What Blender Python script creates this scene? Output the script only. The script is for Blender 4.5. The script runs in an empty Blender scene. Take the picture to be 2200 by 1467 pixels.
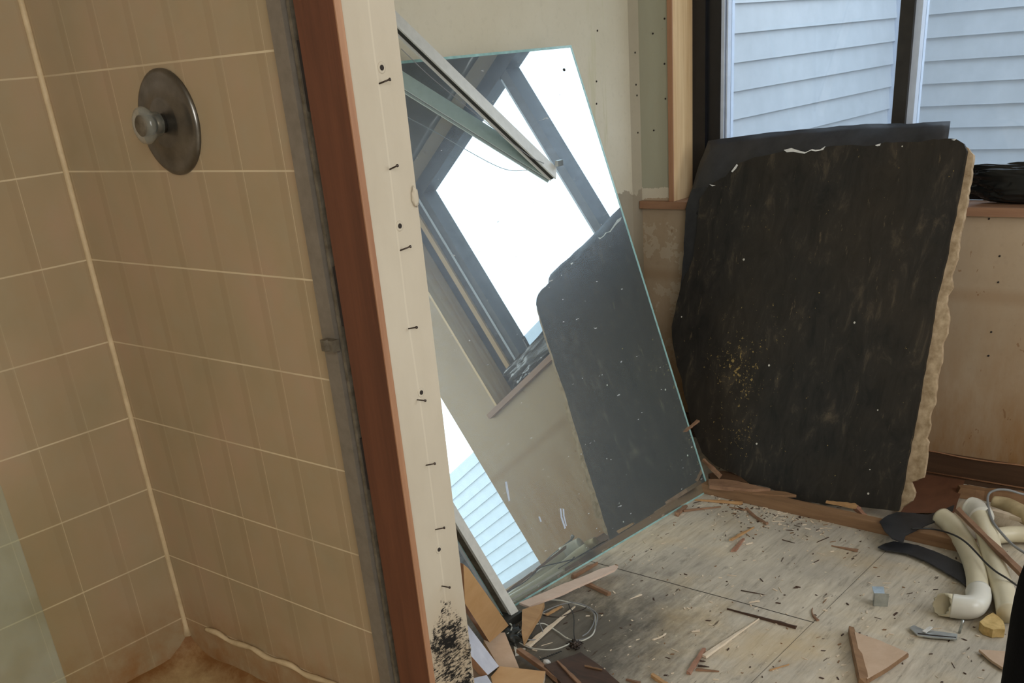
import bpy, bmesh, math, random
from mathutils import Vector, Matrix, noise
random.seed(7)
S = bpy.context.scene
COL = S.collection

# ------------------------------------------------------------------ camera, world, lights, exposure
RIGHT = Vector((0.77093588, 0.63160288, -0.08207107))
DOWN = Vector((0.23558683, -0.40250165, -0.88458537))
FWD = Vector((-0.59174041, 0.66262374, -0.45910028))
FOC, PX, PY = 2203.0, 1100.0, 1251.38
EYE = Vector((0, 0, 1.22))
cd = bpy.data.cameras.new('camera')
cd.sensor_width = 36; cd.sensor_fit = 'HORIZONTAL'
cd.lens = FOC / 2200 * 36
cd.shift_y = (PY - 733.5) / 2200
cd.clip_start = 0.02
cam = bpy.data.objects.new('camera', cd); COL.objects.link(cam)
m = Matrix((( RIGHT.x, -DOWN.x, -FWD.x, EYE.x), (RIGHT.y, -DOWN.y, -FWD.y, EYE.y), (RIGHT.z, -DOWN.z, -FWD.z, EYE.z), (0, 0, 0, 1)))
cam.matrix_world = m
S.camera = cam
S.view_settings.view_transform = 'Standard'; S.view_settings.look = 'None'
S.view_settings.gamma = 1; S.view_settings.exposure = 0.0
S.view_settings.use_curve_mapping = False

w = bpy.data.worlds.new('sky'); S.world = w; w.use_nodes = True
wn = w.node_tree; wn.nodes.clear()
wo = wn.nodes.new('ShaderNodeOutputWorld'); wb = wn.nodes.new('ShaderNodeBackground')
tc = wn.nodes.new('ShaderNodeTexCoord'); sx = wn.nodes.new('ShaderNodeSeparateXYZ'); rp = wn.nodes.new('ShaderNodeValToRGB')
wn.links.new(tc.outputs['Generated'], sx.inputs[0]); wn.links.new(sx.outputs['Z'], rp.inputs[0])
rp.color_ramp.elements[0].position = 0.0; rp.color_ramp.elements[0].color = (0.90, 0.96, 1.0, 1)
rp.color_ramp.elements[1].position = 0.8; rp.color_ramp.elements[1].color = (0.72, 0.86, 1.0, 1)
wn.links.new(rp.outputs[0], wb.inputs[0]); wb.inputs[1].default_value = 3.0
wn.links.new(wb.outputs[0], wo.inputs[0])

def area(name, loc, target, sx_, sy_, power, col):
    l = bpy.data.lights.new(name, 'AREA'); l.shape = 'RECTANGLE'; l.size = sx_; l.size_y = sy_; l.energy = power; l.color = col
    o = bpy.data.objects.new(name, l); COL.objects.link(o); o.location = loc
    o.rotation_euler = (Vector(target) - Vector(loc)).to_track_quat('-Z', 'Y').to_euler()
    return o
# added fill lamps that brighten the room from behind and right of the camera
area('fill_light_behind', (1.1, -0.9, 1.7), (-1.0, 2.2, 0.6), 1.3, 1.2, 44, (1.0, 0.99, 0.965))
area('fill_light_side', (1.5, 1.85, 1.45), (-1.6, 2.0, 0.6), 1.0, 1.3, 29, (0.95, 0.98, 1.0))

# ------------------------------------------------------------------ helpers
def ray(x, y): return RIGHT * ((x - PX) / FOC) + DOWN * ((y - PY) / FOC) + FWD
def onax(x, y, ax, v):
    r = ray(x, y); t = (v - EYE[ax]) / r[ax]; return EYE + r * t
def fl(x, y, z=0.0): return onax(x, y, 2, z)
def onpl(x, y, p0, n):
    r = ray(x, y); t = (p0 - EYE).dot(n) / r.dot(n); return EYE + r * t
def Z(pts, s, x0, y0): return [(x0 + x / s, y0 + y / s) for x, y in pts]

def link(name, me, mt=None, parent=None):
    o = bpy.data.objects.new(name, me); COL.objects.link(o)
    if mt is not None:
        for q in (mt if isinstance(mt, (list, tuple)) else [mt]): me.materials.append(q)
    if parent is not None: o.parent = parent
    return o
def obj(name, bm, mt=None, parent=None, smooth=False):
    bmesh.ops.recalc_face_normals(bm, faces=bm.faces)
    me = bpy.data.meshes.new(name); bm.to_mesh(me); bm.free()
    if smooth:
        for p in me.polygons: p.use_smooth = True
    return link(name, me, mt, parent)
def tag(o, label, cat, group=None, kind=None):
    o['label'] = label; o['category'] = cat
    if group: o['group'] = group
    if kind: o['kind'] = kind
    return o
def struct(o): o['kind'] = 'structure'; return o
def empty(name, label, cat, group=None, loc=(0, 0, 0)):
    o = bpy.data.objects.new(name, None); COL.objects.link(o); o.location = loc
    o.empty_display_size = 0.05
    bpy.context.view_layer.update()
    return tag(o, label, cat, group)
def adopt(child, parent):
    child.parent = parent; child.matrix_parent_inverse = Matrix.Translation(parent.location).inverted(); return child

def box(bm, x0, x1, y0, y1, z0, z1):
    v = [bm.verts.new(p) for p in ((x0,y0,z0),(x1,y0,z0),(x1,y1,z0),(x0,y1,z0),(x0,y0,z1),(x1,y0,z1),(x1,y1,z1),(x0,y1,z1))]
    for f in ((0,3,2,1),(4,5,6,7),(0,1,5,4),(1,2,6,5),(2,3,7,6),(3,0,4,7)): bm.faces.new([v[i] for i in f])
def boxes(name, lst, mt, parent=None):
    bm = bmesh.new()
    for b in lst: box(bm, *b)
    return obj(name, bm, mt, parent)
def slab(name, pts, thick, mt, parent=None, bevel=0.0):
    """pts: 3D outline; thick: vector the outline is extruded along; second material goes on the rim"""
    bm = bmesh.new(); th = Vector(thick)
    a = [bm.verts.new(p) for p in pts]; b = [bm.verts.new(Vector(p) + th) for p in pts]
    f = bm.faces.new(a); g = bm.faces.new(b[::-1]); n = len(a)
    two = isinstance(mt, (list, tuple)) and len(mt) > 1
    for i in range(n):
        q = bm.faces.new((a[i], b[i], b[(i + 1) % n], a[(i + 1) % n]))
        if two: q.material_index = 1
    if bevel: bmesh.ops.bevel(bm, geom=[e for e in f.edges], offset=bevel, segments=2, affect='EDGES')
    return obj(name, bm, mt, parent)
def dense(pts, step, amp, closed=True, seed=0):
    """subdivide a 2D pixel outline and roughen it"""
    rnd = random.Random(seed); out = []; n = len(pts)
    for i in range(n if closed else n - 1):
        a, b = pts[i], pts[(i + 1) % n]; L = math.hypot(b[0] - a[0], b[1] - a[1]); k = max(1, int(L / step))
        for j in range(k):
            t = j / k; e = 0 if j == 0 else 1
            out.append((a[0] + (b[0] - a[0]) * t + rnd.uniform(-amp, amp) * e, a[1] + (b[1] - a[1]) * t + rnd.uniform(-amp, amp) * e))
    if not closed: out.append(pts[-1])
    return out
def floor_piece(name, px, z, th, mt, parent=None, step=0, amp=0, tilt=None):
    p = dense(px, step, amp, seed=int(px[0][0])) if step else px
    pts = [fl(x, y, z + (tilt(x, y) if tilt else 0)) for x, y in p]
    return slab(name, pts, (0, 0, -th), mt, parent)
def stick(name, a, b, w0, w1, h, mt, parent=None, bend=0.0, segs=9, jag=0.15, seed=1):
    """split piece of wood from a to b (3D points), width w0 to w1, height h: irregular four sided section"""
    rnd = random.Random(seed); a = Vector(a); b = Vector(b); d = (b - a); L = d.length; d.normalize()
    side = d.cross(Vector((0, 0, 1))).normalized(); up = side.cross(d).normalized()
    bm = bmesh.new(); rings = []
    for i in range(segs + 1):
        t = i / segs; c = a + d * (L * t) + side * (bend * math.sin(math.pi * t)); w_ = (w0 + (w1 - w0) * t) * (1 + rnd.uniform(-jag, jag)) / 2
        hh = h * (0.35 + 0.65 * min(1, (w_ * 2) / max(w0, w1)))
        if i in (0, segs): c = c + d * rnd.uniform(-.01, .01) * L * 0.5
        rings.append([bm.verts.new(c + side * sx_ * w_ * (1 + rnd.uniform(-jag, jag) * .5) + up * (uz * hh) + d * (rnd.uniform(-1, 1) * w_ * (0.6 if i in (0, segs) else 0))) for sx_, uz in ((-1, 0), (1, 0), (.92, 1), (-.92, rnd.uniform(.8, 1)))])
    for r0, r1 in zip(rings, rings[1:]):
        for k in range(4): bm.faces.new((r0[k], r0[(k + 1) % 4], r1[(k + 1) % 4], r1[k]))
    bm.faces.new(rings[0][::-1]); bm.faces.new(rings[-1])
    return obj(name, bm, mt, parent)
def catmull(P, per=8):
    P = [Vector(p) for p in P]; Q = [P[0] * 2 - P[1]] + P + [P[-1] * 2 - P[-2]]; out = []
    for i in range(1, len(Q) - 2):
        for j in range(per):
            t = j / per; a, b, c, d = Q[i - 1], Q[i], Q[i + 1], Q[i + 2]
            out.append(.5 * ((2 * b) + (c - a) * t + (2 * a - 5 * b + 4 * c - d) * t * t + (3 * b - a - 3 * c + d) * t ** 3))
    out.append(P[-1]); return out
def tube(name, P, r, mt, parent=None, per=8, sides=8, cap=True, closed=False, rf=None, hollow=False):
    C = catmull(P, per) if per > 1 else [Vector(p) for p in P]
    bm = bmesh.new(); rings = []; nrm = None
    for i, c in enumerate(C):
        t = (C[min(i + 1, len(C) - 1)] - C[max(i - 1, 0)]).normalized()
        if nrm is None: nrm = t.orthogonal().normalized()
        nrm = (nrm - t * nrm.dot(t)).normalized(); bi = t.cross(nrm)
        rr = rf(i / (len(C) - 1)) * r if rf else r
        rings.append([bm.verts.new(c + (nrm * math.cos(2 * math.pi * k / sides) + bi * math.sin(2 * math.pi * k / sides)) * rr) for k in range(sides)])
    if hollow:
        inner = []
        for i, c in enumerate(C):
            inner.append([bm.verts.new(c + (v.co - c) * .86) for v in rings[i]])
    for r0, r1 in zip(rings, rings[1:]):
        for k in range(sides): bm.faces.new((r0[k], r0[(k + 1) % sides], r1[(k + 1) % sides], r1[k]))
    if hollow:
        for r0, r1 in zip(inner, inner[1:]):
            for k in range(sides): bm.faces.new((r0[k], r1[k], r1[(k + 1) % sides], r0[(k + 1) % sides]))
        for A, B in ((rings[0], inner[0]), (rings[-1], inner[-1])):
            for k in range(sides): bm.faces.new((A[k], A[(k + 1) % sides], B[(k + 1) % sides], B[k]))
    elif cap: bm.faces.new(rings[0][::-1]); bm.faces.new(rings[-1])
    return obj(name, bm, mt, parent, smooth=True)
def lathe(name, prof, mt, M=Matrix(), parent=None, seg=48):
    """prof: (radius, z) list, turned about local z, placed by M"""
    bm = bmesh.new(); rings = []
    for r, z in prof: rings.append([bm.verts.new(M @ Vector((max(r, 1e-5) * math.cos(2 * math.pi * k / seg), max(r, 1e-5) * math.sin(2 * math.pi * k / seg), z))) for k in range(seg)])
    for a, b in zip(rings, rings[1:]):
        for k in range(seg): bm.faces.new((a[k], a[(k + 1) % seg], b[(k + 1) % seg], b[k]))
    bm.faces.new(rings[0][::-1]); bm.faces.new(rings[-1])
    return obj(name, bm, mt, parent, smooth=True)
def blob(name, c, rx, ry, rz, amp, freq, mt, parent=None, sub=5, seed=0, flat=None, sq=1.0):
    bm = bmesh.new(); bmesh.ops.create_icosphere(bm, subdivisions=sub, radius=1)
    for v in bm.verts:
        n = v.co.copy(); n = Vector([math.copysign(abs(u) ** sq, u) for u in n]); k = 1 + amp * noise.fractal(n * freq + Vector((seed, seed * 2, 0)), 1.0, 2.0, 4)
        p = Vector((n.x * rx * k, n.y * ry * k, n.z * rz * k)) + Vector(c)
        if flat is not None: p.z = max(p.z, flat)
        v.co = p
    return obj(name, bm, mt, parent, smooth=True)

# ------------------------------------------------------------------ materials
def s2l(c): return tuple(((v / 255) / 12.92 if v / 255 <= .04045 else ((v / 255 + .055) / 1.055) ** 2.4) for v in c) + (1,)
class N:
    def __init__(s, name, rough=.7, col=(200, 200, 200), metal=0, spec=.5):
        s.m = bpy.data.materials.new(name); s.m.use_nodes = True; s.t = s.m.node_tree
        s.b = s.t.nodes['Principled BSDF']; s.b.inputs['Roughness'].default_value = rough
        s.b.inputs['Base Color'].default_value = s2l(col); s.b.inputs['Metallic'].default_value = metal
        s.b.inputs['Specular IOR Level'].default_value = spec
        s.tc = s.t.nodes.new('ShaderNodeNewGeometry'); s.pos = s.tc.outputs['Position']
    def L(s, a, b): s.t.links.new(a, b)
    def map(s, scale=(1, 1, 1), loc=(0, 0, 0), rot=(0, 0, 0)):
        n = s.t.nodes.new('ShaderNodeMapping'); s.L(s.pos, n.inputs[0]); n.inputs['Scale'].default_value = scale; n.inputs['Location'].default_value = loc; n.inputs['Rotation'].default_value = rot; return n.outputs[0]
    def noise(s, scale, detail=5, rough=.6, vec=None, dist=0):
        n = s.t.nodes.new('ShaderNodeTexNoise'); s.L(vec or s.pos, n.inputs['Vector']); n.inputs['Scale'].default_value = scale; n.inputs['Detail'].default_value = detail; n.inputs['Roughness'].default_value = rough; n.inputs['Distortion'].default_value = dist; return n.outputs[0]
    def vor(s, scale, vec=None, out='Distance'):
        n = s.t.nodes.new('ShaderNodeTexVoronoi'); s.L(vec or s.pos, n.inputs['Vector']); n.inputs['Scale'].default_value = scale; return n.outputs[out]
    def ramp(s, fac, els):
        n = s.t.nodes.new('ShaderNodeValToRGB'); s.L(fac, n.inputs[0]); e = n.color_ramp.elements
        while len(e) < len(els): e.new(.5)
        for i, (p, c) in enumerate(els):
            e[i].position = p; e[i].color = (c, c, c, 1) if isinstance(c, (int, float)) else s2l(c)
        return n.outputs[0]
    def math(s, op, a, b=None, c=None, clamp=False):
        n = s.t.nodes.new('ShaderNodeMath'); n.operation = op; n.use_clamp = clamp
        for i, v in enumerate((a, b, c)):
            if v is None: continue
            if isinstance(v, (int, float)): n.inputs[i].default_value = v
            else: s.L(v, n.inputs[i])
        return n.outputs[0]
    def mix(s, fac, a, b, mode='MIX'):
        n = s.t.nodes.new('ShaderNodeMix'); n.data_type = 'RGBA'; n.blend_type = mode
        for sock, v in ((n.inputs[0], fac), (n.inputs[6], a), (n.inputs[7], b)):
            if isinstance(v, (int, float)): sock.default_value = v
            elif isinstance(v, tuple): sock.default_value = s2l(v)
            else: s.L(v, sock)
        return n.outputs[2]
    def xyz(s):
        n = s.t.nodes.new('ShaderNodeSeparateXYZ'); s.L(s.pos, n.inputs[0]); return n.outputs
    def col(s, v): s.L(v, s.b.inputs['Base Color']); return s
    def bump(s, h, strength=.3, dist=.002):
        n = s.t.nodes.new('ShaderNodeBump'); n.inputs['Strength'].default_value = strength; n.inputs['Distance'].default_value = dist; s.L(h, n.inputs['Height']); s.L(n.outputs[0], s.b.inputs['Normal']); return s
    def dist(s, c, scale=(1, 1, 1)):
        """distance of the surface point to c, axes scaled"""
        n = s.t.nodes.new('ShaderNodeVectorMath'); n.operation = 'SUBTRACT'; s.L(s.pos, n.inputs[0]); n.inputs[1].default_value = c
        k = s.t.nodes.new('ShaderNodeVectorMath'); k.operation = 'MULTIPLY'; s.L(n.outputs[0], k.inputs[0]); k.inputs[1].default_value = scale
        l = s.t.nodes.new('ShaderNodeVectorMath'); l.operation = 'LENGTH'; s.L(k.outputs[0], l.inputs[0]); return l.outputs['Value']

def mat_plain(name, col, rough=.6, metal=0, var=12, scale=30, bump=.15, spec=.5):
    n = N(name, rough, col, metal, spec); f = n.noise(scale)
    n.col(n.ramp(f, [(.3, tuple(max(0, c - var) for c in col)), (.7, tuple(min(255, c + var) for c in col))]))
    if bump: n.bump(f, bump)
    return n.m
def mat_wood(name, a, b, axis=(1, 1, 1), rough=.6, scale=60):
    n = N(name, rough); v = n.map(axis); f = n.noise(scale, 6, .65, v, .4)
    n.col(n.ramp(f, [(.25, a), (.72, b)])); n.bump(f, .25, .001); return n.m

def mat_tile():
    n = N('glazed_tile', .32, spec=.5); X, Y, Zc = n.xyz()
    f1 = n.noise(7, 3, .5, n.map((1, 1, .8))); f2 = n.noise(22, 4, .6)
    c = n.ramp(f1, [(.3, (168, 152, 122)), (.5, (176, 156, 126)), (.68, (182, 157, 130))])
    c = n.mix(n.ramp(f2, [(.45, 0.0), (.75, .5)]), c, (172, 160, 134))
    def line(coord, off, pitch, half):
        t = n.math('SUBTRACT', coord, off); t = n.math('DIVIDE', t, pitch); r = n.math('ROUND', t); t = n.math('SUBTRACT', t, r); t = n.math('ABSOLUTE', t)
        return n.math('LESS_THAN', t, half / pitch)
    geo = n.tc.outputs['Normal']; sn = n.t.nodes.new('ShaderNodeSeparateXYZ'); n.L(geo, sn.inputs[0])
    isx = n.math('GREATER_THAN', n.math('ABSOLUTE', sn.outputs[0]), .7)
    lx = line(X, -1.666, .1, .0007); ly = line(Y, .9165, .1025, .0007); lz = line(Zc, .3265, .1533, .0014)
    vert = n.math('ADD', n.math('MULTIPLY', lx, n.math('SUBTRACT', 1.0, isx)), n.math('MULTIPLY', ly, isx))
    wv = n.ramp(n.noise(3.2, 2, .5), [(.42, .08), (.66, .65)])
    vert = n.math('MULTIPLY', vert, wv)
    lz = n.math('MULTIPLY', lz, n.ramp(n.noise(4.5, 2, .5), [(.35, .45), (.6, 1.0)]))
    g = n.math('MAXIMUM', vert, lz)
    # soft darker strip beside each joint, a glaze pattern of the tile itself
    c = n.mix(n.math('MULTIPLY', line(n.math('ADD', X, .012), -1.666, .1, .008), .16), c, (140, 116, 84))
    c = n.mix(n.math('MULTIPLY', line(n.math('ADD', Y, .012), .9165, .1025, .008), .12), c, (140, 116, 84))
    c = n.mix(g, c, (220, 204, 172))
    # rust and soap film low down near the pan
    low = n.math('MULTIPLY', n.ramp(Zc, [(.10, 1.0), (.26, 0.0)]), n.ramp(n.noise(14, 5, .7), [(.35, .1), (.65, 1.0)]))
    c = n.mix(n.math('MULTIPLY', low, .8), c, (150, 100, 50))
    n.col(c)
    h = n.math('SUBTRACT', n.math('MULTIPLY', f1, .3), n.math('MAXIMUM', lx, n.math('MAXIMUM', ly, g)))
    n.bump(n.math('SUBTRACT', f1, g), .35, .002)
    return n.m
def mat_drywall(name, a, b, scale=2.5, tones=None):
    n = N(name, .85, spec=.2); f = n.noise(scale, 6, .6); g = n.noise(60, 4, .6)
    c = n.ramp(f, [(.3, a), (.7, b)]); c = n.mix(n.ramp(g, [(.55, 0.0), (.8, .25)]), c, tuple(int(v * .86) for v in a))
    if tones: c = tones(n, c)
    n.col(c); n.bump(g, .12, .001); return n.m
def back_shade_scuffs(n, c):
    X, Y, Zc = n.xyz()
    e = n.math('ADD', Zc, n.math('MULTIPLY', n.noise(9, 5, .7), .14))
    m_ = n.math('LESS_THAN', e, .865)
    c = n.mix(n.math('MULTIPLY', m_, .6), c, (122, 110, 94))  # shade on the lower wall painted as a darker tone, ragged upper edge
    # strip of exposed joint near the corner, scuffs
    j = n.math('MULTIPLY', n.ramp(Y, [(.0, 0), (1.0, 1)]), 1)
    s = n.ramp(n.noise(5, 5, .7, n.map((1, 6, .6))), [(.55, 0.0), (.62, .6)])
    c = n.mix(n.math('MULTIPLY', s, n.math('MULTIPLY', n.math('GREATER_THAN', Y, 2.62), n.math('LESS_THAN', Y, 2.76))), c, (196, 190, 160))
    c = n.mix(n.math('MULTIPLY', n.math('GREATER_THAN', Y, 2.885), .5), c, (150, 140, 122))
    return c
def win_tones(n, c):
    X, Y, Zc = n.xyz()
    # greenish board left of the window, torn facing below its lower edge
    left = n.math('LESS_THAN', X, -1.70)
    edge = n.math('ADD', Zc, n.math('MULTIPLY', n.noise(16, 5, .7), .05))
    c = n.mix(n.math('MULTIPLY', left, n.math('GREATER_THAN', edge, .815)), c, (170, 172, 154))
    p = n.math('MULTIPLY', left, n.math('MULTIPLY', n.math('LESS_THAN', edge, .822), n.math('GREATER_THAN', edge, .79)))
    c = n.mix(p, c, (214, 208, 190))
    pp = n.math('MULTIPLY', left, n.math('MULTIPLY', n.math('LESS_THAN', edge, .72), n.math('GREATER_THAN', n.noise(12, 4, .7), .52)))
    c = n.mix(n.math('MULTIPLY', pp, .3), c, (214, 208, 190))
    # horizontal band and yellow-brown mottling, stronger towards the floor
    band = n.math('MULTIPLY', n.ramp(n.math('ABSOLUTE', n.math('SUBTRACT', Zc, .53)), [(.006, .32), (.026, 0.0)]), 1.0)
    c = n.mix(band, c, (140, 108, 74))
    low = n.math('MULTIPLY', n.ramp(Zc, [(.08, .9), (.55, 0.15)]), n.ramp(n.noise(5, 5, .7, n.map((2, 1, .6))), [(.3, .2), (.65, 1.0)]))
    c = n.mix(low, c, (150, 112, 70))
    sc = n.math('GREATER_THAN', n.noise(26, 3, .6, n.map((1, 1, .5), (0, 0, 0), (0, .5, 0)), 1.5), .70)
    return n.mix(n.math('MULTIPLY', sc, .6), c, (128, 92, 60))
MOLD = Vector((-1.0915, 1.045, .30))
def mat_plaster():
    n = N('painted_wall_end', .8, spec=.25); f = n.noise(6, 5, .6, n.map((1, 1, .4))); g = n.noise(90, 4, .6)
    c = n.ramp(f, [(.3, (184, 174, 156)), (.7, (200, 191, 174))])
    # long faint taped seam
    X, Y, Zc = n.xyz()
    seam = n.math('LESS_THAN', n.math('ABSOLUTE', n.math('ADD', n.math('SUBTRACT', Y, 1.052), n.math('MULTIPLY', n.math('SUBTRACT', n.noise(3, 2), .5), .02))), .0016)
    c = n.mix(n.math('MULTIPLY', seam, .22), c, (226, 218, 200))
    d = n.dist((-1.0915, 1.047, .29), (1, 21, 9.5)); d = n.math('ADD', d, n.math('MULTIPLY', n.math('SUBTRACT', n.noise(38, 6, .8), .5), 1.6))
    halo = n.ramp(n.dist((-1.0915, 1.045, .27), (1, 13, 5)), [(.45, 1.0), (.95, 0.0)])
    c = n.mix(n.math('MULTIPLY', halo, .45), c, (158, 132, 98))
    core = n.math('ADD', n.math('MULTIPLY', n.ramp(n.math('ADD', n.dist((-1.0915, 1.049, .350), (1, 44, 38)), n.math('MULTIPLY', n.math('SUBTRACT', n.noise(45, 5, .7), .5), 2.2)), [(.2, 0.0), (.5, 1.0), (.8, 1.0), (1.15, 0.0)]), .13), n.ramp(Zc, [(.20, .12), (.26, 0.0)]))
    spots = n.math('MULTIPLY', n.math('LESS_THAN', d, 1.05), n.math('GREATER_THAN', n.math('ADD', n.math('ADD', n.noise(150, 6, .85, n.map((1, .6, 1.8), (0, 0, 0), (.5, 0, 0))), core), n.math('MULTIPLY', n.math('SUBTRACT', n.noise(30, 3, .6), .5), .45)), .50))
    c = n.mix(spots, c, (22, 20, 18))
    n.col(c); n.bump(n.math('ADD', g, n.math('MULTIPLY', seam, .8)), .2, .001); return n.m
def mat_floor():
    n = N('plywood_subfloor', .78, spec=.3); X, Y, Zc = n.xyz()
    gr = n.noise(9, 8, .72, n.map((7, .9, 1), (0, 0, 0), (0, 0, .06)), .5); big = n.noise(2.6, 5, .6); mid = n.noise(14, 6, .7, n.map((2.2, .8, 1)))
    c = n.ramp(gr, [(.28, (150, 142, 129)), (.45, (194, 184, 166)), (.72, (220, 211, 194))])
    c = n.mix(n.ramp(big, [(.42, 0.0), (.68, .7)]), c, (146, 141, 134))
    c = n.mix(n.ramp(n.noise(3.4, 4, .6, n.map((1, 1, 1), (3, 1, 0))), [(.5, 0.0), (.72, .5)]), c, (206, 178, 128))
    c = n.mix(n.ramp(mid, [(.58, 0.0), (.74, .7)]), c, (104, 96, 86))
    # black ground-in dirt under the pile beside the mirror
    d = n.dist((-1.30, 1.60, 0), (2.6, 2.3, 1)); d = n.math('ADD', d, n.math('MULTIPLY', n.math('SUBTRACT', n.noise(11, 6, .75, n.map((2, .8, 1))), .5), 1.2))
    c = n.mix(n.ramp(d, [(.35, .85), (1.15, 0.0)]), c, (74, 70, 64))
    gouge = n.noise(60, 3, .6, n.map((1, .22, 1), (0, 0, 0), (0, 0, .25))); c = n.mix(n.ramp(gouge, [(.67, 0.0), (.71, .8)]), c, (70, 56, 42))
    c = n.mix(n.ramp(n.noise(85, 3, .6, n.map((.5, 1, 1), (5, 2, 0), (0, 0, .7))), [(.69, 0.0), (.72, .8)]), c, (232, 222, 196))
    crk = n.math('MULTIPLY', n.math('LESS_THAN', n.math('ABSOLUTE', n.math('ADD', n.math('SUBTRACT', Y, 1.9635), n.math('MULTIPLY', n.math('SUBTRACT', n.noise(6, 2), .5), .006))), .0016), n.math('LESS_THAN', X, -.838))
    crk2 = n.math('MULTIPLY', n.math('LESS_THAN', n.math('ABSOLUTE', n.math('ADD', X, .84)), .0009), .75)
    c = n.mix(n.math('MAXIMUM', crk, crk2), c, (52, 46, 38))
    n.col(c); n.bump(n.math('SUBTRACT', gr, n.math('MULTIPLY', n.math('MAXIMUM', crk, crk2), 2)), .35, .003); return n.m
def mat_black_board():
    n = N('tarred_sheathing_face', .62, spec=.25)
    v = n.map((5, 5, 1.2)); f = n.noise(5, 7, .7, v, .6); b2 = n.noise(3, 4, .6)
    c = n.ramp(f, [(.35, (32, 31, 29)), (.57, (47, 44, 40)), (.76, (90, 80, 66))])
    c = n.mix(n.ramp(b2, [(.4, 0.0), (.7, .35)]), c, (64, 54, 40))
    for ctr, sc in (((-1.435, 2.70, .33), (5.5, 2, 4.6)), ((-1.425, 2.655, .15), (8, 2, 9))):
        d = n.dist(ctr, sc); near = n.ramp(d, [(.1, 1.0), (1.0, 0.0)])
        sp = n.math('GREATER_THAN', n.math('ADD', n.noise(95, 4, .75), n.math('ADD', n.math('MULTIPLY', near, .13), n.math('MULTIPLY', n.math('SUBTRACT', n.noise(13, 4, .7, n.map((2.5, 1, .8))), .5), .35))), .72)
        c = n.mix(n.math('MULTIPLY', sp, .75), c, (170, 145, 88))
    dots = n.math('LESS_THAN', n.vor(11, n.map((1, 1, 1), (.3, .1, .2))), .035)
    c = n.mix(dots, c, (205, 202, 192))
    sc = n.math('GREATER_THAN', n.noise(18, 6, .7, n.map((4, 1, .7), (0, 0, 0), (0, .15, 0))), .66)
    c = n.mix(n.math('MULTIPLY', sc, .35), c, (120, 104, 80))
    n.col(c); n.bump(f, .3, .002); return n.m
def mat_mirror():
    n = N('silvered_glass', 0); t = n.t; nd = t.nodes; nd.remove(n.b); out = nd['Material Output']
    g = nd.new('ShaderNodeBsdfGlossy'); g.inputs[0].default_value = (.79, .92, .91, 1); g.inputs[1].default_value = 0.0
    r = nd.new('ShaderNodeBsdfGlossy'); r.inputs[0].default_value = (.78, .87, .95, 1); r.inputs[1].default_value = 0.36
    d = nd.new('ShaderNodeBsdfDiffuse'); d.inputs[0].default_value = s2l((190, 196, 196))
    m1 = nd.new('ShaderNodeMixShader'); m2 = nd.new('ShaderNodeMixShader')
    dust = n.ramp(n.noise(30, 6, .75, n.map((1, 1, 3))), [(.3, .11), (.75, .20)]); n.L(dust, m1.inputs[0]); n.L(g.outputs[0], m1.inputs[1]); n.L(r.outputs[0], m1.inputs[2])
    # dried drips and specks
    sp = n.math('GREATER_THAN', n.noise(75, 2, .5, n.map((1, .45, 1.6))), .745)
    f = n.math('ADD', n.math('MULTIPLY', sp, .7), .045); n.L(f, m2.inputs[0]); n.L(m1.outputs[0], m2.inputs[1]); n.L(d.outputs[0], m2.inputs[2]); n.L(m2.outputs[0], out.inputs[0]); return n.m
def mat_glass(name, tint=(.97, .985, 1), haze=.03, rough=.0):
    n = N(name, 0); t = n.t; nd = t.nodes; nd.remove(n.b); out = nd['Material Output']
    tr = nd.new('ShaderNodeBsdfTransparent'); tr.inputs[0].default_value = (*tint, 1)
    g = nd.new('ShaderNodeBsdfGlossy'); g.inputs[1].default_value = rough
    lw = nd.new('ShaderNodeLayerWeight'); lw.inputs[0].default_value = .5
    frs = n.math('ADD', n.math('MULTIPLY', n.math('POWER', lw.outputs['Facing'], 5.0), .9), .04)
    d = nd.new('ShaderNodeBsdfDiffuse'); d.inputs[0].default_value = s2l((215, 225, 220))
    a = nd.new('ShaderNodeMixShader'); b = nd.new('ShaderNodeMixShader')
    n.L(frs, a.inputs[0]); n.L(tr.outputs[0], a.inputs[1]); n.L(g.outputs[0], a.inputs[2])
    h = n.ramp(n.noise(9, 6, .7), [(.35, haze * .6), (.75, haze * 1.5)]); n.L(h, b.inputs[0]); n.L(a.outputs[0], b.inputs[1]); n.L(d.outputs[0], b.inputs[2]); n.L(b.outputs[0], out.inputs[0]); return n.m
def mat_pan():
    n = N('shower_pan_enamel', .45); f = n.noise(9, 6, .7); X, Y, Zc = n.xyz()
    dx = n.math('SUBTRACT', X, -1.88); dy = n.math('SUBTRACT', 1.012, Y); e = n.math('MINIMUM', dx, dy)
    e = n.math('ADD', e, n.math('MULTIPLY', n.math('SUBTRACT', n.noise(18, 6, .75), .5), .11))
    c = n.ramp(f, [(.3, (190, 164, 118)), (.7, (206, 182, 138))]); c = n.mix(n.ramp(e, [(.0, 1.0), (.085, 0.0)]), c, (128, 86, 44)); n.col(c); n.bump(f, .2); return n.m

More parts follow.
